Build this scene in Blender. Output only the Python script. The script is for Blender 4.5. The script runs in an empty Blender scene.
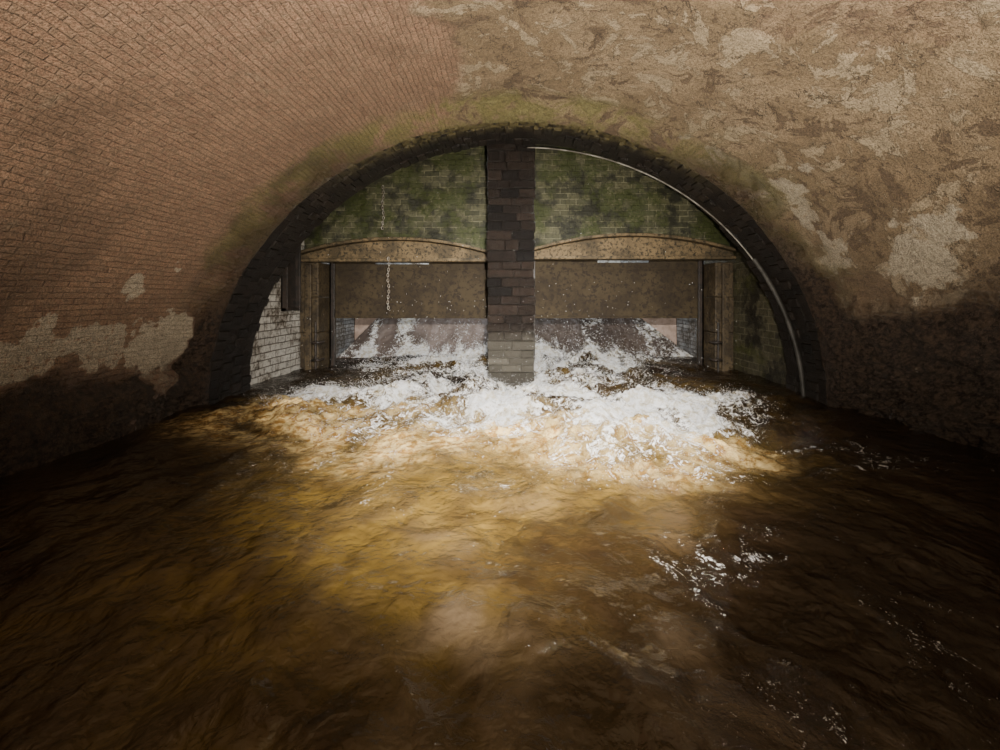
import bpy, math, random
import numpy as np
from mathutils import Vector
random.seed(4)
rng = np.random.RandomState(11)
T3 = rng.rand(64, 64, 64)

def vn(x, y, z):
    xi = np.floor(x).astype(int); yi = np.floor(y).astype(int); zi = np.floor(z).astype(int)
    fx = x - xi; fy = y - yi; fz = z - zi
    fx = fx*fx*(3-2*fx); fy = fy*fy*(3-2*fy); fz = fz*fz*(3-2*fz)
    x0 = xi & 63; x1 = (xi+1) & 63; y0 = yi & 63; y1 = (yi+1) & 63; z0 = zi & 63; z1 = (zi+1) & 63
    a = T3[x0, y0, z0]*(1-fx)+T3[x1, y0, z0]*fx
    b = T3[x0, y1, z0]*(1-fx)+T3[x1, y1, z0]*fx
    c = T3[x0, y0, z1]*(1-fx)+T3[x1, y0, z1]*fx
    d = T3[x0, y1, z1]*(1-fx)+T3[x1, y1, z1]*fx
    return ((a*(1-fy)+b*fy)*(1-fz)+(c*(1-fy)+d*fy)*fz)*2-1

def fbm(x, y, z, o=4, g=0.5):
    r = 0; a = 1; t = 0; f = 1
    for i in range(o):
        r = r + a*vn(x*f+17.3*i, y*f+5.1*i, z*f+9.7*i); t += a; a *= g; f *= 2.03
    return r/t*1.6

def ridge(x, y, z, o=4, g=0.5):
    r = 0; a = 1; t = 0; f = 1
    for i in range(o):
        r = r + a*(1-np.abs(vn(x*f+7.3*i, y*f+3.1*i, z*f+1.7*i))*2); t += a; a *= g; f *= 2.1
    return r/t

def ss(e0, e1, x):
    t = np.clip((x-e0)/(e1-e0), 0, 1)
    return t*t*(3-2*t)

def link(ob):
    bpy.context.scene.collection.objects.link(ob); return ob

def grid_obj(name, P, UV, mat, attrs=None, flip=False, smooth=True):
    n, m = P.shape[:2]
    me = bpy.data.meshes.new(name)
    idx = np.arange(n*m).reshape(n, m)
    q = np.stack([idx[:-1, :-1], idx[1:, :-1], idx[1:, 1:], idx[:-1, 1:]], -1).reshape(-1, 4)
    if flip: q = q[:, ::-1]
    q = np.ascontiguousarray(q)
    me.vertices.add(n*m); me.vertices.foreach_set('co', P.reshape(-1).astype(np.float32))
    me.loops.add(q.size); me.loops.foreach_set('vertex_index', q.reshape(-1).astype(np.int32))
    me.polygons.add(len(q))
    me.polygons.foreach_set('loop_start', (np.arange(len(q))*4).astype(np.int32))
    me.update(calc_edges=True)
    uv = me.uv_layers.new(name='UVMap')
    uv.data.foreach_set('uv', UV.reshape(-1, 2)[q.reshape(-1)].reshape(-1).astype(np.float32))
    for k, v in (attrs or {}).items():
        a = me.attributes.new(k, 'FLOAT', 'POINT')
        a.data.foreach_set('value', v.reshape(-1).astype(np.float32))
    me.polygons.foreach_set('use_smooth', np.full(len(q), smooth))
    me.materials.append(mat); me.validate(); me.update()
    return link(bpy.data.objects.new(name, me))

def poly_obj(name, verts, faces, mat, bevel=0, smooth=False, parent=None, seg=2):
    me = bpy.data.meshes.new(name); me.from_pydata(verts, [], faces)
    me.materials.append(mat); me.update()
    if smooth:
        for p in me.polygons: p.use_smooth = True
    ob = link(bpy.data.objects.new(name, me))
    if bevel:
        b = ob.modifiers.new('bevel', 'BEVEL'); b.width = bevel; b.segments = seg; b.limit_method = 'ANGLE'
    if parent: ob.parent = parent
    return ob

BF = [(0, 3, 2, 1), (4, 5, 6, 7), (0, 1, 5, 4), (1, 2, 6, 5), (2, 3, 7, 6), (3, 0, 4, 7)]
def boxes(lst):
    V = []; F = []
    for (x0, x1, y0, y1, z0, z1) in lst:
        b = len(V)
        V += [(x0, y0, z0), (x1, y0, z0), (x1, y1, z0), (x0, y1, z0), (x0, y0, z1), (x1, y0, z1), (x1, y1, z1), (x0, y1, z1)]
        F += [tuple(b+i for i in f) for f in BF]
    return V, F

# ---------------------------------------------------------------- node helpers
class M:
    def __init__(s, name):
        s.mat = bpy.data.materials.new(name); s.mat.use_nodes = True
        s.nt = s.mat.node_tree; s.b = s.nt.nodes['Principled BSDF']
    def n(s, t, ins=None, **pr):
        nd = s.nt.nodes.new(t)
        for k, v in pr.items(): setattr(nd, k, v)
        for k, v in (ins or {}).items(): s.set(nd.inputs[k], v)
        return nd
    def set(s, sock, v):
        if isinstance(v, bpy.types.NodeSocket): s.nt.links.new(v, sock)
        else:
            if sock.type == 'RGBA' and len(v) == 3: v = (*v, 1)
            sock.default_value = v
    def math(s, op, a, b=0.0, c=0.0, clamp=False):
        nd = s.nt.nodes.new('ShaderNodeMath'); nd.operation = op; nd.use_clamp = clamp
        s.set(nd.inputs[0], a); s.set(nd.inputs[1], b); s.set(nd.inputs[2], c)
        return nd.outputs[0]
    def mix(s, f, a, b, mode='MIX'):
        nd = s.nt.nodes.new('ShaderNodeMix'); nd.data_type = 'RGBA'; nd.blend_type = mode; nd.clamp_factor = True
        s.set(nd.inputs[0], f); s.set(nd.inputs[6], a); s.set(nd.inputs[7], b)
        return nd.outputs[2]
    def noise(s, vec, scale, detail=4, rough=0.55, dist=0.0):
        return s.n('ShaderNodeTexNoise', {'Vector': vec, 'Scale': scale, 'Detail': detail, 'Roughness': rough, 'Distortion': dist}).outputs[0]
    def rng(s, v, a, b, c=0.0, d=1.0):
        nd = s.n('ShaderNodeMapRange', {0: v, 1: a, 2: b, 3: c, 4: d}); nd.interpolation_type = 'SMOOTHSTEP'
        return nd.outputs[0]
    def attr(s, nm):
        return s.n('ShaderNodeAttribute', attribute_name=nm).outputs['Fac']
    def co(s, which='Object'):
        return s.n('ShaderNodeTexCoord').outputs[which]
    def bump(s, h, strength, dist, nrm=None):
        d = {'Height': h, 'Strength': strength, 'Distance': dist}
        if nrm is not None: d['Normal'] = nrm
        return s.n('ShaderNodeBump', d).outputs[0]
    def out(s, **k):
        for a, v in k.items(): s.set(s.b.inputs[a.replace('_', ' ')], v)
        return s.mat

def brick(m, uv, w, h, mortar, c1, c2, cm, smooth=0.3):
    nd = m.n('ShaderNodeTexBrick', {'Vector': uv, 'Scale': 1.0, 'Mortar Size': mortar, 'Mortar Smooth': smooth,
                                    'Brick Width': w, 'Row Height': h, 'Color1': c1, 'Color2': c2, 'Mortar': cm})
    return nd.outputs['Color'], nd.outputs['Fac']

def distort(m, vec, scale, amt):
    nz = m.n('ShaderNodeTexNoise', {'Vector': vec, 'Scale': scale, 'Detail': 2.0}).outputs['Color']
    sub = m.n('ShaderNodeVectorMath', {0: nz, 1: (0.5, 0.5, 0.5)}, operation='SUBTRACT').outputs[0]
    sc = m.n('ShaderNodeVectorMath', {0: sub}, operation='SCALE'); sc.inputs['Scale'].default_value = amt
    return m.n('ShaderNodeVectorMath', {0: vec, 1: sc.outputs[0]}, operation='ADD').outputs[0]

# ---------------------------------------------------------------- materials
def mat_vault():
    m = M('tunnel_lining'); o = m.co(); uv = m.co('UV')
    uvd = distort(m, uv, 4.0, 0.05)
    bc, bf = brick(m, uvd, 0.20, 0.058, 0.006, (0.38, 0.225, 0.14), (0.27, 0.155, 0.098), (0.16, 0.10, 0.065), 0.8)
    n1 = m.noise(o, 1.1, 6, 0.65); n2 = m.noise(o, 17, 5, 0.78); n3 = m.noise(o, 75, 3, 0.8)
    n4 = m.noise(o, 2.4, 7, 0.72, 0.6)
    bc = m.mix(m.rng(n2, 0.42, 0.56, 0, 0.75), bc, (0.36, 0.235, 0.15))
    bc = m.mix(m.rng(n1, 0.50, 0.72, 0, 0.7), bc, (0.21, 0.13, 0.08))
    bc = m.mix(m.rng(n4, 0.60, 0.68, 0, 0.5), bc, (0.40, 0.30, 0.20))
    pl = m.mix(m.rng(n1, 0.40, 0.58), (0.37, 0.27, 0.165), (0.26, 0.183, 0.105))
    flake = m.rng(n4, 0.535, 0.55); flake2 = m.rng(n4, 0.43, 0.415)
    pl = m.mix(flake, pl, (0.44, 0.345, 0.225))
    pl = m.mix(flake2, pl, (0.17, 0.115, 0.068))
    edge = m.rng(m.math('ABSOLUTE', m.math('SUBTRACT', n4, 0.535)), 0.007, 0.0, 0, 0.6)
    pl = m.mix(edge, pl, (0.09, 0.06, 0.035))
    pl = m.mix(m.rng(m.math('ABSOLUTE', m.math('SUBTRACT', m.noise(o, 1.2, 7, 0.62, 0.4), 0.5)), 0.006, 0.0), pl, (0.05, 0.033, 0.02))
    c = m.mix(m.attr('plaster'), bc, pl)
    c = m.mix(m.rng(m.math('ADD', m.attr('pale'), m.math('MULTIPLY', m.math('SUBTRACT', n2, 0.5), 1.7)), 0.36, 0.66, 0, 0.88), c, (0.56, 0.48, 0.36))
    mo = m.math('MULTIPLY', m.attr('moss'), m.rng(n4, 0.40, 0.54))
    c = m.mix(m.math('MULTIPLY', mo, 0.85), c, (0.21, 0.19, 0.06))
    c = m.mix(m.attr('wet'), c, m.mix(m.rng(n2, 0.38, 0.66), (0.018, 0.012, 0.009), (0.10, 0.068, 0.047)))
    c = m.mix(m.rng(n3, 0.44, 0.58, 0.0, 0.75), c, m.mix(0.7, c, (0.025, 0.016, 0.01)))
    c = m.mix(m.rng(n2, 0.50, 0.62, 0.0, 0.45), c, m.mix(0.75, c, (0.03, 0.02, 0.012)))
    ro = m.rng(m.attr('wet'), 0, 1, 0.75, 0.20)
    pa = m.attr('plaster')
    brh = m.math('MULTIPLY', bf, m.math('SUBTRACT', 1.0, m.math('MULTIPLY', pa, 0.95)))
    h = m.math('ADD', m.math('MULTIPLY', brh, -0.45), m.math('ADD', m.math('MULTIPLY', n2, 1.5), m.math('MULTIPLY', n3, 0.8)))
    h = m.math('ADD', h, m.math('MULTIPLY', m.math('SUBTRACT', flake, flake2), m.math('MULTIPLY', pa, 0.45)))
    return m.out(Base_Color=c, Roughness=ro, Normal=m.bump(h, 1.0, 0.03))

def mat_wetblock(name, dark, lite, zsplit=None, zlite=None):
    m = M(name); o = m.co()
    r = m.n('ShaderNodeNewGeometry').outputs['Random Per Island']
    n2 = m.noise(o, 11, 5, 0.7); n3 = m.noise(o, 60, 3, 0.7)
    c = m.mix(r, dark, lite)
    c = m.mix(m.rng(n2, 0.42, 0.68), c, m.mix(0.7, c, (0.006, 0.005, 0.004)))
    if zlite:
        z = m.n('ShaderNodeSeparateXYZ', {0: o}).outputs[2]
        zz = m.math('ADD', z, m.math('MULTIPLY', n2, 0.35))
        c = m.mix(m.rng(zz, zsplit+0.25, zsplit-0.1), c, m.mix(r, zlite, tuple(v*0.4 for v in zlite)))
    return m, c, n2, n3, o

def mat_ring():
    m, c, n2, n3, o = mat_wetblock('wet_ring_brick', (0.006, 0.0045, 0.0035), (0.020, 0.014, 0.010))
    z = m.n('ShaderNodeSeparateXYZ', {0: o}).outputs
    f = m.math('MULTIPLY', m.rng(z[2], 2.9, 3.95), m.rng(z[1], 6.05, 5.6))
    c = m.mix(m.math('MULTIPLY', f, m.rng(n2, 0.40, 0.55)), c, (0.17, 0.14, 0.06))
    return m.out(Base_Color=c, Roughness=0.36, Specular_IOR_Level=0.4, Normal=m.bump(m.math('ADD', n2, m.math('MULTIPLY', n3, 0.5)), 1.0, 0.05))

def mat_pier():
    m, c, n2, n3, o = mat_wetblock('pier_stone', (0.004, 0.0032, 0.003), (0.026, 0.017, 0.012), 0.95, (0.11, 0.10, 0.08))
    return m.out(Base_Color=c, Roughness=0.36, Specular_IOR_Level=0.5, Normal=m.bump(m.math('ADD', n2, m.math('MULTIPLY', n3, 0.6)), 1.0, 0.06))

def mat_wallbrick(name, c1, c2, cm, over=None, lo=0.45, hi=0.65, w=0.3, h=0.11, ro=0.6, dark=None):
    m = M(name); o = m.co(); uv = distort(m, m.co('UV'), 2.5, 0.02)
    bc, bf = brick(m, uv, w, h, 0.010, c1, c2, cm)
    n1 = m.noise(o, 1.3, 6, 0.68); n2 = m.noise(o, 12, 5, 0.72)
    c = bc
    if dark: c = m.mix(m.rng(m.noise(o, 1.9, 6, 0.72), 0.44, 0.58), c, dark)
    if over: c = m.mix(m.math('MULTIPLY', m.rng(n1, lo, hi), m.rng(n2, 0.35, 0.55, 0.2, 1.0)), c, over)
    c = m.mix(m.rng(n2, 0.48, 0.64, 0, 0.8), c, m.mix(0.65, c, (0.01, 0.01, 0.006)))
    hgt = m.math('ADD', m.math('MULTIPLY', bf, -1.0), n2)
    return m.out(Base_Color=c, Roughness=ro, Specular_IOR_Level=0.35, Normal=m.bump(hgt, 0.9, 0.025))

def mat_simple(name, c1, c2, scale, ro, bd=0.01, metal=0.0, c3=None):
    m = M(name); o = m.co()
    n1 = m.noise(o, scale, 6, 0.68); n2 = m.noise(o, scale*7, 4, 0.7)
    c = m.mix(m.rng(n1, 0.40, 0.6), c1, c2)
    if c3: c = m.mix(m.rng(n2, 0.48, 0.62), c, c3)
    return m.out(Base_Color=c, Roughness=ro, Metallic=metal, Specular_IOR_Level=0.3, Normal=m.bump(m.math('ADD', n1, n2), 0.7, bd))

def mat_water():
    m = M('peaty_water'); o = m.co()
    foam = m.attr('foam'); amber = m.attr('amber'); murk = m.attr('murk'); orange_glow = m.attr('orange_glow'); sheet = m.attr('sheet')
    turb = m.attr('turb')
    od = distort(m, o, 1.3, 0.15)
    n1 = m.noise(od, 2.2, 3, 0.50, 0.2); n2 = m.noise(od, 10, 6, 0.74, 0.3); n3 = m.noise(o, 60, 3, 0.75)
    sw = m.noise(od, 4.5, 3, 0.52, 0.35)
    fil = m.math('ABSOLUTE', m.math('SUBTRACT', m.noise(od, 6.0, 5, 0.66, 0.9), 0.5))
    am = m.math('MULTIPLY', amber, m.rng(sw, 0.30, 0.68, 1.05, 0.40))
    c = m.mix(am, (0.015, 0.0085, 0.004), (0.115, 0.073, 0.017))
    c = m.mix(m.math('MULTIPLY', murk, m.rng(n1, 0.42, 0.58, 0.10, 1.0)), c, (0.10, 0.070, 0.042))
    c = m.mix(orange_glow, c, m.mix(m.rng(n2, 0.42, 0.58), (0.86, 0.64, 0.29), (0.34, 0.18, 0.045)))
    c = m.mix(sheet, c, m.mix(n2, (0.30, 0.24, 0.21), (0.10, 0.075, 0.065)))
    web = m.rng(fil, 0.0, 0.05, 1.0, 0.0)
    t = m.math('ADD', m.math('MULTIPLY', foam, 1.30), m.math('ADD', m.math('MULTIPLY', web, 0.36), m.math('ADD', m.math('MULTIPLY', n2, 1.15), m.math('MULTIPLY', n3, 1.0))))
    ff = m.rng(t, 1.66, 2.04)
    fcol = m.mix(m.rng(n2, 0.38, 0.56), (0.66, 0.59, 0.44), (0.96, 0.96, 0.96))
    c = m.mix(ff, c, fcol)
    ro = m.math('ADD', 0.05, m.math('MULTIPLY', ff, 0.22))
    ft = m.math('ADD', 0.045, m.math('ADD', m.math('MULTIPLY', foam, 1.3), m.math('MULTIPLY', turb, 0.25)))
    h = m.math('ADD', m.math('MULTIPLY', n1, 1.0), m.math('MULTIPLY', ft, m.math('ADD', n2, m.math('MULTIPLY', n3, 0.36))))
    h = m.math('ADD', h, m.math('MULTIPLY', sw, 0.55))
    h = m.math('ADD', h, m.math('MULTIPLY', m.noise(o, 13, 3, 0.5, 0.5), 0.16))
    return m.out(Base_Color=c, Roughness=ro, IOR=1.45, Normal=m.bump(h, 1.0, 0.11))

VAULT = mat_vault(); RING = mat_ring(); PIER = mat_pier(); WATER = mat_water()
GREENL = mat_wallbrick('mossy_brick', (0.10, 0.095, 0.05), (0.045, 0.045, 0.022), (0.19, 0.18, 0.11), (0.042, 0.052, 0.010), 0.46, 0.58, 0.34, 0.12, dark=(0.017, 0.017, 0.008))
WHITE = mat_wallbrick('whitewashed_brick', (0.60, 0.58, 0.53), (0.44, 0.42, 0.38), (0.16, 0.14, 0.12), (0.10, 0.075, 0.05), 0.48, 0.60, 0.34, 0.13)
BLUEW = mat_wallbrick('pale_blue_brick', (0.34, 0.35, 0.35), (0.22, 0.23, 0.24), (0.09, 0.085, 0.08), (0.10, 0.085, 0.07), 0.45, 0.58, 0.30, 0.10)
DARKB = mat_wallbrick('dark_wet_brick', (0.085, 0.075, 0.045), (0.045, 0.04, 0.026), (0.13, 0.12, 0.08), (0.07, 0.075, 0.02), 0.5, 0.7, 0.30, 0.13, ro=0.4, dark=(0.02, 0.017, 0.012))
CONC = mat_simple('lintel_concrete', (0.17, 0.12, 0.062), (0.075, 0.055, 0.03), 2.2, 0.7, 0.02, c3=(0.035, 0.028, 0.016))
POSTM = mat_simple('post_concrete', (0.085, 0.062, 0.034), (0.04, 0.029, 0.017), 2.8, 0.55, 0.02, c3=(0.024, 0.018, 0.012))
STEEL = mat_simple('rusty_gate_steel', (0.050, 0.036, 0.018), (0.030, 0.021, 0.011), 1.6, 0.8, 0.004, c3=(0.022, 0.015, 0.009))
IRON = mat_simple('black_iron', (0.02, 0.018, 0.016), (0.04, 0.03, 0.025), 8, 0.4, 0.004)
CHAINM = mat_simple('galvanised_chain', (0.36, 0.34, 0.30), (0.20, 0.16, 0.12), 20, 0.35, 0.003, 0.5)
PIPE = mat_simple('conduit_grey', (0.20, 0.19, 0.165), (0.07, 0.062, 0.05), 3, 0.5, 0.004)
APRON = mat_simple('apron_stone', (0.40, 0.30, 0.25), (0.27, 0.2, 0.16), 3, 0.5, 0.02)
BED = mat_simple('silt_bed', (0.12, 0.08, 0.04), (0.06, 0.04, 0.02), 2, 0.8, 0.02)
mw = M('spray_water'); DROP = mw.out(Base_Color=(0.92, 0.93, 0.95), Roughness=0.12)

# ---------------------------------------------------------------- foreground vault
CX, A, B = 0.1, 4.36, 3.99
NP = 560
tt = np.linspace(0, math.pi, NP)
def prof(a, b):
    x = CX - a*np.cos(tt); z = b*np.sin(tt)
    nx = np.cos(tt)/a; nz = -np.sin(tt)/b
    l = np.hypot(nx, nz); nx, nz = nx/l, nz/l
    k = 26; zs = np.linspace(-0.8, 0, k, endpoint=False)
    x = np.concatenate([np.full(k, x[0]), x, np.full(k, x[-1])])
    z = np.concatenate([zs, z, zs[::-1]])
    nx = np.concatenate([np.full(k, 1.0), nx, np.full(k, -1.0)])
    nz = np.concatenate([np.zeros(k), nz, np.zeros(k)])
    s = np.concatenate([[0], np.cumsum(np.hypot(np.diff(x), np.diff(z)))])
    return x, z, nx, nz, s
Ys = np.concatenate([np.linspace(-6, 0.5, 60, endpoint=False), np.linspace(0.5, 5.62, 240)])
rows = []
for Y in Ys:
    off = 0.17*(1-ss(5.15, 5.62, np.array(Y)))
    rows.append(prof(A+off, B+off))
X = np.array([r[0] for r in rows]); Z = np.array([r[1] for r in rows])
NX = np.array([r[2] for r in rows]); NZ = np.array([r[3] for r in rows])
S = np.repeat(np.array(prof(A+0.17, B+0.17)[4])[None], len(Ys), 0)
YY = np.repeat(Ys[:, None], X.shape[1], 1)
zb = np.where(X < 0, 0.85, 1.5)
jit = fbm(X*0.9, YY*0.9, Z*0.9, 5)
jf = fbm(X*3.5, YY*3.5, Z*3.5, 5, 0.6)
wet = 1-ss(-0.35, 0.35, Z-zb+0.5*jit+0.15*jf)
wet = np.clip(wet+0.35*(1-ss(-0.4, 1.2, Z-zb)), 0, 1)
wet = np.clip(wet+0.80*ss(4.95, 5.5, YY+0.2*jf)*(1-ss(3.1, 4.0, Z)), 0, 1)
wet = np.clip(wet+0.35*ss(0.25, 0.6, fbm(X*1.1+7, YY*1.1, Z*1.1, 5))*(1-ss(1.5, 3.2, Z)), 0, 1)
plaster = ss(-0.12, 0.12, X+0.75+0.35*fbm(X*1.5+40, YY*1.5, Z*1.5, 5, 0.6))
spall = ss(0.18, 0.24, fbm(X*0.7+9, YY*0.7+3, Z*0.7, 6))*ss(0.6, 1.4, X)
def blob(x, y, z, r): return np.exp(-(((X-x)**2+(YY-y)**2+(Z-z)**2)/r**2))
pale = ss(0.34, 0.46, fbm(X*1.0+3, YY*1.0+31, Z*1.0+12, 6, 0.6)+0.25*ss(1, 3.5, X)+0.15*jf-0.17)*ss(1.0, 2.4, X)*0.7
spots = np.zeros_like(X)
for (bx, by, bz, br, am) in ((-4.38, 4.95, 0.98, 0.44, .95), (-4.15, 4.7, 1.95, 0.30, .8), (-4.25, 4.4, 1.68, 0.28, .75), (-4.4, 3.6, 1.1, 0.36, .7), (-4.4, 4.2, 1.0, 0.28, .7),
                             (-4.4, 5.0, 0.6, 0.3, .6), (4.3, 4.0, 1.9, .36, .8), (4.1, 3.7, 2.3, .3, .75)):
    spots = np.maximum(spots, am*ss(0.45, 0.6, blob(bx, by, bz, br)+0.30*jit+0.38*jf))
spots *= (YY < 5.3)
pale = np.maximum(pale, spots); wet = wet*(1-0.88*spots)
moss = ss(4.95, 5.35, YY+0.30*jit+0.15*jf)*ss(0.8, 2.6, Z)
moss = np.maximum(moss, 0.35*ss(4.2, 5.4, YY+0.8*jit)*ss(2.0, 3.5, Z)*ss(0.0, 2, X))
moss = np.maximum(moss, 0.7*ss(0.5, 0.7, blob(-3.9, 3.8, 2.35, .3)+.3*jit+.2*jf))
lip = ss(5.0, 5.3, YY+0.15*jf)*(1-ss(5.42, 5.5, YY))*ss(1.5, 2.6, X)*ss(1.6, 2.2, Z)*0.9
pale = np.maximum(pale, lip*ss(-0.2, 0.2, jit+jf))
low = 1-ss(-0.5, 0.5, Z-zb+0.3*jit)
strata = ridge(X*1.2, YY*1.3, Z*4.2+0.25*YY, 6, 0.66)
d = 0.045*fbm(X*0.6, YY*0.6, Z*0.6, 3)+0.016*fbm(X*5, YY*5, Z*5, 4, 0.62)
d = d + low*np.where(X > 0, 0.26, 0.12)*strata*(1-0.5*ss(5.2, 5.6, YY))
d = d + 0.03*plaster*(1-spall)
d = d + 0.13*(X < 0)*(1-ss(0.50, 0.62, Z+0.10*jit+0.05*jf))*(1-ss(4.6, 5.4, YY))
d = d*(1-0.6*ss(5.35, 5.62, YY))
P = np.stack([X+NX*d, YY+0*X, Z+NZ*d], -1)
UV = np.stack([YY, S], -1)
att = dict(plaster=plaster*(1-0.25*spall), pale=pale*(1-0.55*wet), moss=moss, wet=wet)
zr = Z[0]; iL = int(np.argmax(zr > 1.7)); iR = len(zr)-int(np.argmax(zr[::-1] > 1.7))
for nm, a0, a1 in (('wall_left', 0, iL+1), ('ceiling', iL, iR), ('wall_right', iR-1, len(zr))):
    grid_obj(nm, P[:, a0:a1], UV[:, a0:a1], VAULT, {k: v[:, a0:a1] for k, v in att.items()})

# ---------------------------------------------------------------- brick ring of the arch
V = []; F = []
x, z, nx, nz, s = prof(A, B)
L = s[-1]; NB = 104; Y0 = 5.60
for j in range(4):
    for i in range(NB):
        sa = L*(i+(0.5 if j % 2 else 0))/NB; sb = sa+L/NB
        if sb > L: continue
        g = 0.004
        y0 = Y0+j*0.225+g; y1 = Y0+(j+1)*0.225-g
        o = random.uniform(-0.025, 0.025)
        if random.random() < 0.08: o -= 0.05
        b = len(V)
        for yy in (y0, y1):
            for rr in (-o, 0.34):
                for sv in (sa+g, sb-g):
                    px = np.interp(sv, s, x); pz = np.interp(sv, s, z)
                    n_x = np.interp(sv, s, nx); n_z = np.interp(sv, s, nz)
                    V.append((px-n_x*rr, yy, pz-n_z*rr))
        F += [(b+0, b+1, b+5, b+4), (b+2, b+6, b+7, b+3), (b+0, b+4, b+6, b+2), (b+1, b+3, b+7, b+5), (b+0, b+2, b+3, b+1), (b+4, b+5, b+7, b+6)]
ring = poly_obj('brick_arch_ring', V, F, RING, 0.014)
Pm = np.stack([np.stack([x-nx*0.02, np.full_like(x, yy), z-nz*0.02], -1) for yy in (5.6, 6.05, 6.5)])
mor = grid_obj('mortar', Pm, np.zeros(Pm.shape[:2]+(2,)), RING); mor.parent = ring
sp = np.stack([np.stack([x-nx*0.02, np.full_like(x, 6.5), z-nz*0.02], -1),
               np.stack([np.clip(x*3, -5.2, 5.4), np.full_like(x, 6.5), np.clip(z*2.2, -0.8, 5.4)], -1)])
grid_obj('wall_spandrel', sp, np.zeros(sp.shape[:2]+(2,)), DARKB)

# ---------------------------------------------------------------- pier
bl = []
z0 = -0.7; c = 0
while z0 < 5.25:
    h = random.choice([0.12, 0.14, 0.16, 0.19]); g = 0.005
    xs = [-0.43, 0.40]
    cuts = [random.uniform(-0.12, 0.1)] if c % 2 else [-0.16+random.uniform(-.04, .04), 0.14+random.uniform(-.04, .04)]
    xs = [xs[0]]+cuts+[xs[1]]
    ys = [6.9, 7.25+0.2*(c % 2), 7.9, 8.5, 9.4]
    for i in range(len(xs)-1):
        for k in range(len(ys)-1):
            jx = random.uniform(-.02, .015); jy = random.uniform(-.05, .02) if k == 0 else 0
            x0 = xs[i]+g+(jx if i == 0 else 0); x1 = xs[i+1]-g+(jx if i == len(xs)-2 else 0)
            bl.append((x0, x1, ys[k]+g+jy, ys[k+1]-g, z0+g, z0+h-g))
    z0 += h; c += 1
bl.append((-0.41, 0.38, 6.94, 9.38, -0.7, 5.25))
V, F = boxes(bl)
poly_obj('stone_pier', V, F, PIER, 0.02)

# ---------------------------------------------------------------- chamber walls
def wallgrid(name, axis, const, a0, a1, z0, z1, mat, sgn=1, step=0.05, amp=0.012):
    na = int((a1-a0)/step)+1; nz_ = int((z1-z0)/step)+1
    aa, zz = np.meshgrid(np.linspace(a0, a1, na), np.linspace(z0, z1, nz_), indexing='ij')
    dd = amp*fbm(aa*2, zz*2, np.full_like(aa, const*3.3), 4)
    if axis == 'x': Pp = np.stack([const+dd, aa, zz], -1)
    elif axis == 'y': Pp = np.stack([aa, const+dd, zz], -1)
    else: Pp = np.stack([aa, zz, const+dd], -1)
    return grid_obj(name, Pp, np.stack([aa, zz], -1), mat)
wallgrid('wall_chamber_left', 'x', -4.42, 6.5, 9.6, -0.8, 5.4, WHITE)
wallgrid('wall_chamber_right', 'x', 4.62, 6.5, 9.6, -0.8, 5.4, DARKB)
wallgrid('wall_upstream_left', 'x', -4.42, 9.6, 17, -0.8, 5.4, BLUEW)
wallgrid('wall_upstream_right', 'x', 4.62, 9.6, 17, -0.8, 5.4, BLUEW)
wallgrid('wall_gate_head', 'y', 8.5, -4.42, 4.62, 2.35, 5.4, GREENL, amp=0.03)
wallgrid('wall_upstream', 'y', 17.0, -4.42, 4.62, -0.8, 5.4, WHITE)
wallgrid('wall_weir_sill', 'y', 11.25, -4.42, 4.62, -0.8, 1.12, BLUEW)
wallgrid('ceiling_chamber', 'z', 5.3, -5.2, 5.4, 6.5, 17, DARKB, step=0.15)
fl = grid_obj('floor', np.stack(np.meshgrid(np.linspace(-5, 5.2, 60), np.linspace(-6, 17.2, 100), indexing='ij')+[np.zeros((60, 100))-0.75], -1),
              np.zeros((60, 100, 2)), BED)

# ---------------------------------------------------------------- lintels
def lintel(x0, x1, zb, zs, zc, name):
    n = 40
    root = bpy.data.objects.new(name, None); link(root)
    xs = [x0+(x1-x0)*i/n for i in range(n+1)]
    top = [zs+(zc-zs)*(1-((2*i/n-1)**2)) for i in range(n+1)]
    def strip(nm, y0, y1, lo, hi, mat, bev):
        V = []; F = []
        for i in range(n+1):
            V += [(xs[i], y0, lo[i]), (xs[i], y0, hi[i]), (xs[i], y1, hi[i]), (xs[i], y1, lo[i])]
        for i in range(n):
            a = i*4; b = a+4
            F += [(a, b, b+1, a+1), (a+1, b+1, b+2, a+2), (a+2, b+2, b+3, a+3), (a+3, b+3, b, a)]
        F += [(0, 1, 2, 3), (n*4+3, n*4+2, n*4+1, n*4)]
        return poly_obj(nm, V, F, mat, bev, parent=root)
    strip('beam', 8.32, 8.78, [zb]*(n+1), [t-0.07 for t in top], CONC, 0.02)
    strip('arch_band', 8.22, 8.6, [t-0.06 for t in top], top, CONC, 0.015)
    strip('soffit_edge', 8.24, 8.4, [zb-0.02]*(n+1), [zb+0.05]*(n+1), CONC, 0.015)
lintel(-4.42, -0.42, 2.27, 2.46, 2.76, 'concrete_lintel')
lintel(0.39, 4.62, 2.32, 2.52, 2.84, 'concrete_lintel.001')

# ---------------------------------------------------------------- gate posts
for nm, xa, xb in (('gate_post', -4.40, -4.02), ('gate_post.001', 4.22, 4.60)):
    bb = []; zz = -0.7
    while zz < 2.22:
        h = 0.74; bb.append((xa, xb+random.uniform(-.01, .01), 8.3+random.uniform(-.012, .012), 9.15, zz+.003, min(zz+h-.003, 2.24))); zz += h
    bb.append((xa+.12, xb-.12, 8.24, 8.32, -0.7, 2.2))
    V, F = boxes(bb); poly_obj(nm, V, F, POSTM, 0.015)

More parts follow.
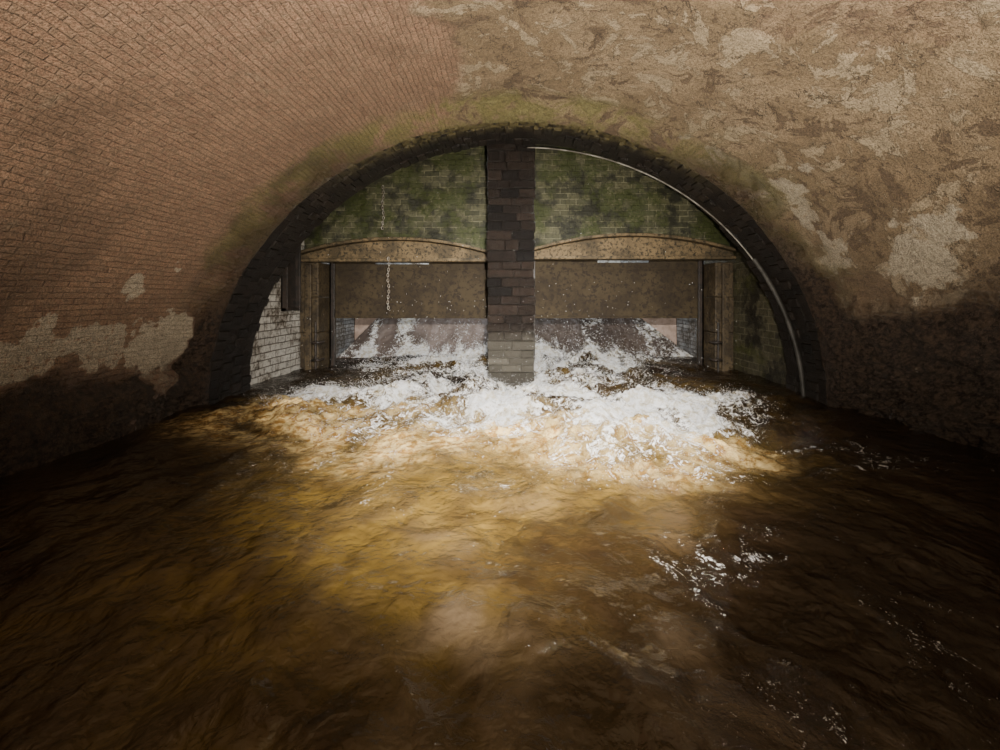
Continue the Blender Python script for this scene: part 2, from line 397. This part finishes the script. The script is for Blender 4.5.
# ---------------------------------------------------------------- sluice gates
def gate(name, x0, x1, n0, n1, ztop):
    root = bpy.data.objects.new(name, None); link(root)
    zb, zt = 1.05, 2.50
    V, F = boxes([(x0, n0, 8.9, 8.93, zb, zt), (n1, x1, 8.9, 8.93, zb, zt), (n0, n1, 8.9, 8.93, zb, ztop)])
    poly_obj('plate', V, F, STEEL, 0, parent=root)
    rb = [(x0, x1, 8.86, 8.90, zb, zb+0.05), (x0, x1, 8.88, 8.90, 2.10, 2.13)]
    V, F = boxes(rb); poly_obj('stiffener_ribs', V, F, STEEL, 0.006, parent=root)
    V, F = boxes([(x0-.02, x0+.09, 8.8, 8.86, -.5, 2.5), (x0-.02, x0+.02, 8.8, 9.0, -.5, 2.5),
                  (x1-.09, x1+.02, 8.8, 8.86, -.5, 2.5), (x1-.02, x1+.02, 8.8, 9.0, -.5, 2.5)])
    poly_obj('guide_channels', V, F, IRON, 0.006, parent=root)
gate('sluice_gate', -4.0, -0.45, -3.05, -1.85, 2.25)
gate('sluice_gate.001', 0.42, 4.2, 1.9, 3.05, 2.285)

# ---------------------------------------------------------------- iron step brackets
def tube(name, pts, r, mat, parent=None, cyclic=False):
    cu = bpy.data.curves.new(name, 'CURVE'); cu.dimensions = '3D'; cu.bevel_depth = r; cu.bevel_resolution = 3; cu.use_fill_caps = True
    sp_ = cu.splines.new('POLY'); sp_.points.add(len(pts)-1)
    for p, q in zip(sp_.points, pts): p.co = (*q, 1)
    sp_.use_cyclic_u = cyclic
    cu.materials.append(mat)
    ob = link(bpy.data.objects.new(name, cu))
    if parent: ob.parent = parent
    return ob
for nm, xc, sg in (('step_iron', -4.02, 1), ('step_iron.001', 4.22, -1)):
    root = bpy.data.objects.new(nm, None); link(root)
    for k, zz in enumerate((0.25, 0.60)):
        tube('rung_%d' % (k+1), [(xc, 8.25, zz), (xc, 8.05, zz), (xc+sg*0.14, 8.05, zz), (xc+sg*0.14, 8.25, zz)], 0.022, IRON, root)
    tube('stringer', [(xc+sg*0.02, 8.15, 0.0), (xc+sg*0.02, 8.15, 1.0)], 0.02, IRON, root)
# invented block standing in for a dark upright slot on the left wall
V, F = boxes([(-4.40, -4.37, 7.62, 8.12, 1.25, 3.25), (-4.40, -4.28, 7.62, 7.66, 1.25, 3.25), (-4.40, -4.28, 8.08, 8.12, 1.25, 3.25),
              (-4.40, -4.30, 7.62, 8.12, 1.25, 1.31)])
poly_obj('dark_slot_block', V, F, IRON, 0.006)

# ---------------------------------------------------------------- conduit along the arch
pts = []
for i in range(61):
    t = math.radians(88-88*i/60); yy = 6.48-0.40*(i/60)
    pts.append((CX+(A-0.05)*math.cos(t), yy, (B-0.05)*math.sin(t)))
pts.append((pts[-1][0], pts[-1][1], -0.5))
tube('arch_conduit', pts, 0.012, PIPE)
pts2 = [(p[0]-0.015, p[1]-0.05, p[2]) for p in pts[38:]]
tube('drain_pipe', pts2, 0.033, mat_simple('pipe_dark', (0.05, 0.046, 0.040), (0.02, 0.018, 0.015), 3, 0.5))

# ---------------------------------------------------------------- chains
def chain(name, x, y, zt, zb, L=0.075):
    V = []; F = []; n = int((zt-zb)/(L*0.74)); ns, nr = 14, 6; r = 0.0065
    for k in range(n):
        zc = zt-k*L*0.74; b = len(V); rot = (k % 2)*math.pi/2+0.3
        sx = 0.012*math.sin(k*0.7)
        for i in range(ns):
            a = 2*math.pi*i/ns
            cx, cz = 0.019*math.cos(a), (L/2)*math.sin(a)
            for j in range(nr):
                e = 2*math.pi*j/nr
                lx = cx+r*math.cos(e)*math.cos(a); lz = cz+r*math.cos(e)*math.sin(a); ly = r*math.sin(e)
                V.append((x+sx+lx*math.cos(rot)-ly*math.sin(rot), y+lx*math.sin(rot)+ly*math.cos(rot), zc+lz))
        for i in range(ns):
            for j in range(nr):
                F.append((b+i*nr+j, b+((i+1) % ns)*nr+j, b+((i+1) % ns)*nr+(j+1) % nr, b+i*nr+(j+1) % nr))
    poly_obj(name, V, F, CHAINM, smooth=True)
chain('hanging_chain', -2.52, 8.15, 2.30, 1.20)
chain('hanging_chain.001', -2.62, 8.12, 3.75, 2.85, 0.07)

# ---------------------------------------------------------------- weir apron (tapered steep ramp)
def rampmask(X_, Y_):
    t = np.clip(Y_-10.0, 0, 1.3)
    return ss(-4.42+0.62*t-0.02, -4.42+0.62*t+0.05, X_)*(1-ss(4.6-0.95*t-0.05, 4.6-0.95*t+0.02, X_))
def ramp(X_, Y_):
    r = np.clip(Y_-10.0, 0, 1.22)*0.92
    return np.where(Y_ < 11.2, rampmask(X_, Y_)*r, 1.13)
gx, gy = np.meshgrid(np.linspace(-4.40, 4.60, 260), np.linspace(9.9, 11.2, 40), indexing='ij')
gz = ramp(gx, gy)-0.05+0.012*fbm(gx*2, gy*2, gx*0, 3)
grid_obj('weir_apron', np.stack([gx, gy, gz], -1), np.stack([gx, gy], -1), APRON)

# ---------------------------------------------------------------- water
gxs = np.linspace(-4.42, 4.62, 500)
gys = np.concatenate([np.linspace(-5.9, 0.9, 60, endpoint=False), np.linspace(0.9, 7.4, 500, endpoint=False), np.linspace(7.4, 11.3, 150), np.linspace(11.5, 16.9, 20)])
WX, WY = np.meshgrid(gxs, gys, indexing='ij')
def G(x, y, rx, ry): return np.exp(-((WX-x)/rx)**2-((WY-y)/ry)**2)
zer = np.zeros_like(WX)
wx = WX+0.35*fbm(WX*0.8, WY*0.8, zer+2, 3); wy = WY+0.35*fbm(WX*0.8+30, WY*0.8, zer+5, 3)
n_a = fbm(wx*2.2, wy*2.2, zer, 5, 0.6)
turb = np.clip(G(1.3, 4.4, 1.4, 1.2)+G(0.2, 5.8, 2.4, 1.2)+G(-1.4, 6.9, 1.5, 1.3)+G(1.3, 7.5, 1.7, 1.3)+G(2.6, 5.5, 1.1, 1)+G(-1.6, 9, 1.8, 1.2)+G(1.8, 9, 2, 1.2)+0.6*G(-2.3, 5.4, 1.4, 1.0), 0, 1)
foam = 0.62*G(1.25, 4.0, 0.85, 0.75)+0.52*G(1.9, 5.0, 0.9, 0.7)+0.60*G(-0.1, 5.3, 1.8, 0.8)+0.62*G(-1.25, 6.5, 1.4, 1.2)+0.65*G(1.2, 6.8, 1.5, 1.4)+0.50*G(2.7, 5.8, 0.9, 0.9)+0.72*G(-1.6, 9, 2.1, 1.1)+0.76*G(1.6, 9, 2.0, 1.1)+0.5*G(-3.0, 6.2, 1.2, .7)+0.24*G(-1.5, 4.4, 1.3, .7)
foam = foam*(0.85+0.6*n_a)+0.15*turb*n_a
st = ridge(wx*1.6, wy*1.6, zer+8, 4, 0.6)
foam = foam + (0.22*G(1.1, 2.4, 0.9, 0.6)+0.24*G(1.3, 1.7, .9, .5)+0.40*G(3.0, 4.0, 1.2, 1.0)+0.28*G(-1.0, 3.4, 1.5, .7))*ss(0.35, 0.85, st)
foam = np.clip(foam, 0, 0.88)
rm = rampmask(WX, WY)*(WY > 10.0)
foam = np.where(WY > 10.0, np.clip(0.25+0.5*fbm(WX*3.0, WY*1.2, zer+4, 4)+0.35*(1-ss(10, 10.5, WY)), 0, 1), foam)
sheet = rm*np.where(WX < 0, 0.9, 0.35)*np.clip(0.75+0.4*fbm(WX*2, WY*2, zer, 3), 0, 1)
nz1 = fbm(wx*0.9, wy*0.9, zer+12, 4)
nz2 = fbm(wx*2.4, wy*2.4, zer+14, 4, 0.5)
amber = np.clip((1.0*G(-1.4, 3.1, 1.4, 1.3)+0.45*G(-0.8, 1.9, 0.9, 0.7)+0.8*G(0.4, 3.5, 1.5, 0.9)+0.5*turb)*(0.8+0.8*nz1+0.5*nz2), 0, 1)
orange_glow = np.clip((1.1*G(-2.75, 5.1, 1.1, 0.75)+0.85*G(-0.5, 4.6, 1.4, 0.6)+1.0*G(1.35, 3.85, 0.95, 0.6)+0.35*G(-1.5, 3.8, .9, .6))*(0.85+0.9*fbm(wx*2, wy*2, zer+6, 5, .6))-0.10, 0, 1)  # warm lit patches, painted into the water colour
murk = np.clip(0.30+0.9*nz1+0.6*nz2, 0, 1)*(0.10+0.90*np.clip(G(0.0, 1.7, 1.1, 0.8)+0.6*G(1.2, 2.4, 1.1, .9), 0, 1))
H = 0.035*fbm(wx*1.1, wy*1.1, zer+1, 3)+0.046*ridge(wx*1.4, wy*1.4, zer+3, 4, 0.42)*(0.7+turb)
H = H+turb*(0.11*fbm(wx*1.6, wy*1.6, zer+9, 3)+0.10*ridge(wx*2.8, wy*2.8, zer+2, 5, 0.62)+0.035*fbm(wx*11, wy*11, zer, 3))
H = H+0.14*G(1.35, 4.2, 0.9, 0.6)+0.12*G(-1.3, 6.6, .8, .7)+0.12*G(1.2, 6.7, 0.9, 0.7)+0.06*G(0, 5.4, 1.6, .5)
jet = np.clip(ridge(WX*2.0, WY*1.8, zer+40, 5, 0.6), 0, 1)**1.5
H = H+jet*(0.34*G(-1.2, 9.1, 1.1, 0.5)+0.34*G(1.3, 9.1, 1.2, 0.5)+0.16*G(-2.8, 9.3, .8, .4)+0.16*G(3.0, 9.3, .8, .4)+0.16*G(-1.3, 7.4, 1, .6)+.16*G(1.3, 7.6, 1.1, .6))
H = H*(1-0.8*ss(9.8, 10.2, WY))+ramp(WX, WY)
grid_obj('river_water', np.stack([WX, WY, H], -1), np.stack([WX, WY], -1), WATER, dict(foam=foam, amber=amber, orange_glow=orange_glow, murk=murk, sheet=sheet, turb=turb))

# ---------------------------------------------------------------- spray
N = 26000
prob = (np.clip(foam-0.2, 0, 1)**1.3*(WY < 9.8)*(WY > 3.2)*(1+2.5*(WY > 7))).reshape(-1); prob /= prob.sum()
ii = rng.choice(prob.size, N, p=prob)
sx = WX.reshape(-1)[ii]+rng.normal(0, .06, N); sy = WY.reshape(-1)[ii]+rng.normal(0, .06, N)
hz = rng.exponential(0.028, N); up = rng.rand(N) < 0.042
far = (sy > 8.0) & (rng.rand(N) < 0.6); hz[far] = rng.exponential(0.14, far.sum())
hz[up] = rng.exponential(0.55, up.sum()); sy[up] = np.clip(sy[up], 5.6, 8.2)
sz = H.reshape(-1)[ii]+hz; sr = rng.uniform(0.0016, 0.0042, N)*np.clip(sy/6, .5, 1.2); sr[up] *= 1.2; sr[far] *= 1.15
ok = (sz < 3.4) & ~((np.abs(sx) < 0.45) & (sy > 6.85)); sx, sy, sz, sr = sx[ok], sy[ok], sz[ok], sr[ok]; N = len(sx)
oc = np.array([(1, 0, 0), (-1, 0, 0), (0, 1, 0), (0, -1, 0), (0, 0, 1.3), (0, 0, -1.3)], float)
of = np.array([(0, 2, 4), (2, 1, 4), (1, 3, 4), (3, 0, 4), (2, 0, 5), (1, 2, 5), (3, 1, 5), (0, 3, 5)])
VV = (np.stack([sx, sy, sz], -1)[:, None]+oc[None]*sr[:, None, None]).reshape(-1, 3)
FF = (of[None]+(np.arange(N)*6)[:, None, None]).reshape(-1, 3)
poly_obj('water_spray', VV.tolist(), FF.tolist(), DROP, smooth=True)

# ---------------------------------------------------------------- lights
def spot(name, loc, tgt, e, col, ang, size=0.1, blend=1.0):
    l = bpy.data.lights.new(name, 'SPOT'); l.energy = e; l.color = col; l.spot_size = math.radians(ang); l.spot_blend = blend; l.shadow_soft_size = size
    o = link(bpy.data.objects.new(name, l)); o.location = loc
    o.rotation_euler = (Vector(tgt)-Vector(loc)).to_track_quat('-Z', 'Y').to_euler(); return o
spot('torch_roof', (0.3, -0.2, 1.3), (0.35, 3.6, 3.9), 2700, (1, 0.92, 0.79), 142, 0.06)
spot('torch_foam', (0.15, 0.2, 2.2), (0.1, 5.5, 0.2), 5200, (1, 0.96, 0.90), 78, 0.05)
l = bpy.data.lights.new('camera_fill', 'POINT'); l.energy = 210; l.color = (1, 0.88, 0.7); l.shadow_soft_size = 0.06
o = link(bpy.data.objects.new('camera_fill', l)); o.location = (0.1, -0.1, 2.2)  # added wide fill at the camera, brightens the lower walls
spot('water_glint_fill', (1.4, 7.0, 4.45), (0.9, 3.2, 0), 1000, (0.95, 0.97, 1.0), 66, 0.08)  # added unseen spot behind the arch, puts glints on the near water
def area(name, loc, tgt, e, col, sx, sy):
    l = bpy.data.lights.new(name, 'AREA'); l.shape = 'RECTANGLE'; l.size = sx; l.size_y = sy; l.energy = e; l.color = col
    o = link(bpy.data.objects.new(name, l)); o.location = loc
    o.rotation_euler = (Vector(tgt)-Vector(loc)).to_track_quat('-Z', 'Y').to_euler(); return o
area('upstream_daylight', (0, 10.3, 4.6), (0, 11.5, 0.5), 130, (0.9, 0.95, 1.0), 6, 1.0)
area('upstream_daylight.001', (0, 14.6, 4.9), (0, 17.0, 2.6), 500, (0.9, 0.96, 1.0), 6, 0.6)
spot('chamber_foam_fill', (-0.9, 7.6, 5.1), (-0.6, 6.9, 0), 600, (0.92, 0.96, 1.0), 70, 0.15)  # added pair of unseen spots to whiten the foam; no shaft above
spot('chamber_foam_fill.001', (1.3, 7.6, 5.1), (1.1, 6.9, 0), 600, (0.92, 0.96, 1.0), 70, 0.15)
w = bpy.data.worlds.new('World'); bpy.context.scene.world = w; w.use_nodes = True
w.node_tree.nodes['Background'].inputs[0].default_value = (1, 0.85, 0.65, 1); w.node_tree.nodes['Background'].inputs[1].default_value = 0.01

# ---------------------------------------------------------------- camera
cam = bpy.data.cameras.new('camera'); co = link(bpy.data.objects.new('camera', cam))
co.location = (0, 0, 1.5); co.rotation_euler = (math.radians(90), 0, 0)
cam.sensor_width = 36; cam.lens = 14.4; cam.shift_x = -0.012; cam.shift_y = -0.077; cam.clip_start = 0.05
bpy.context.scene.camera = co
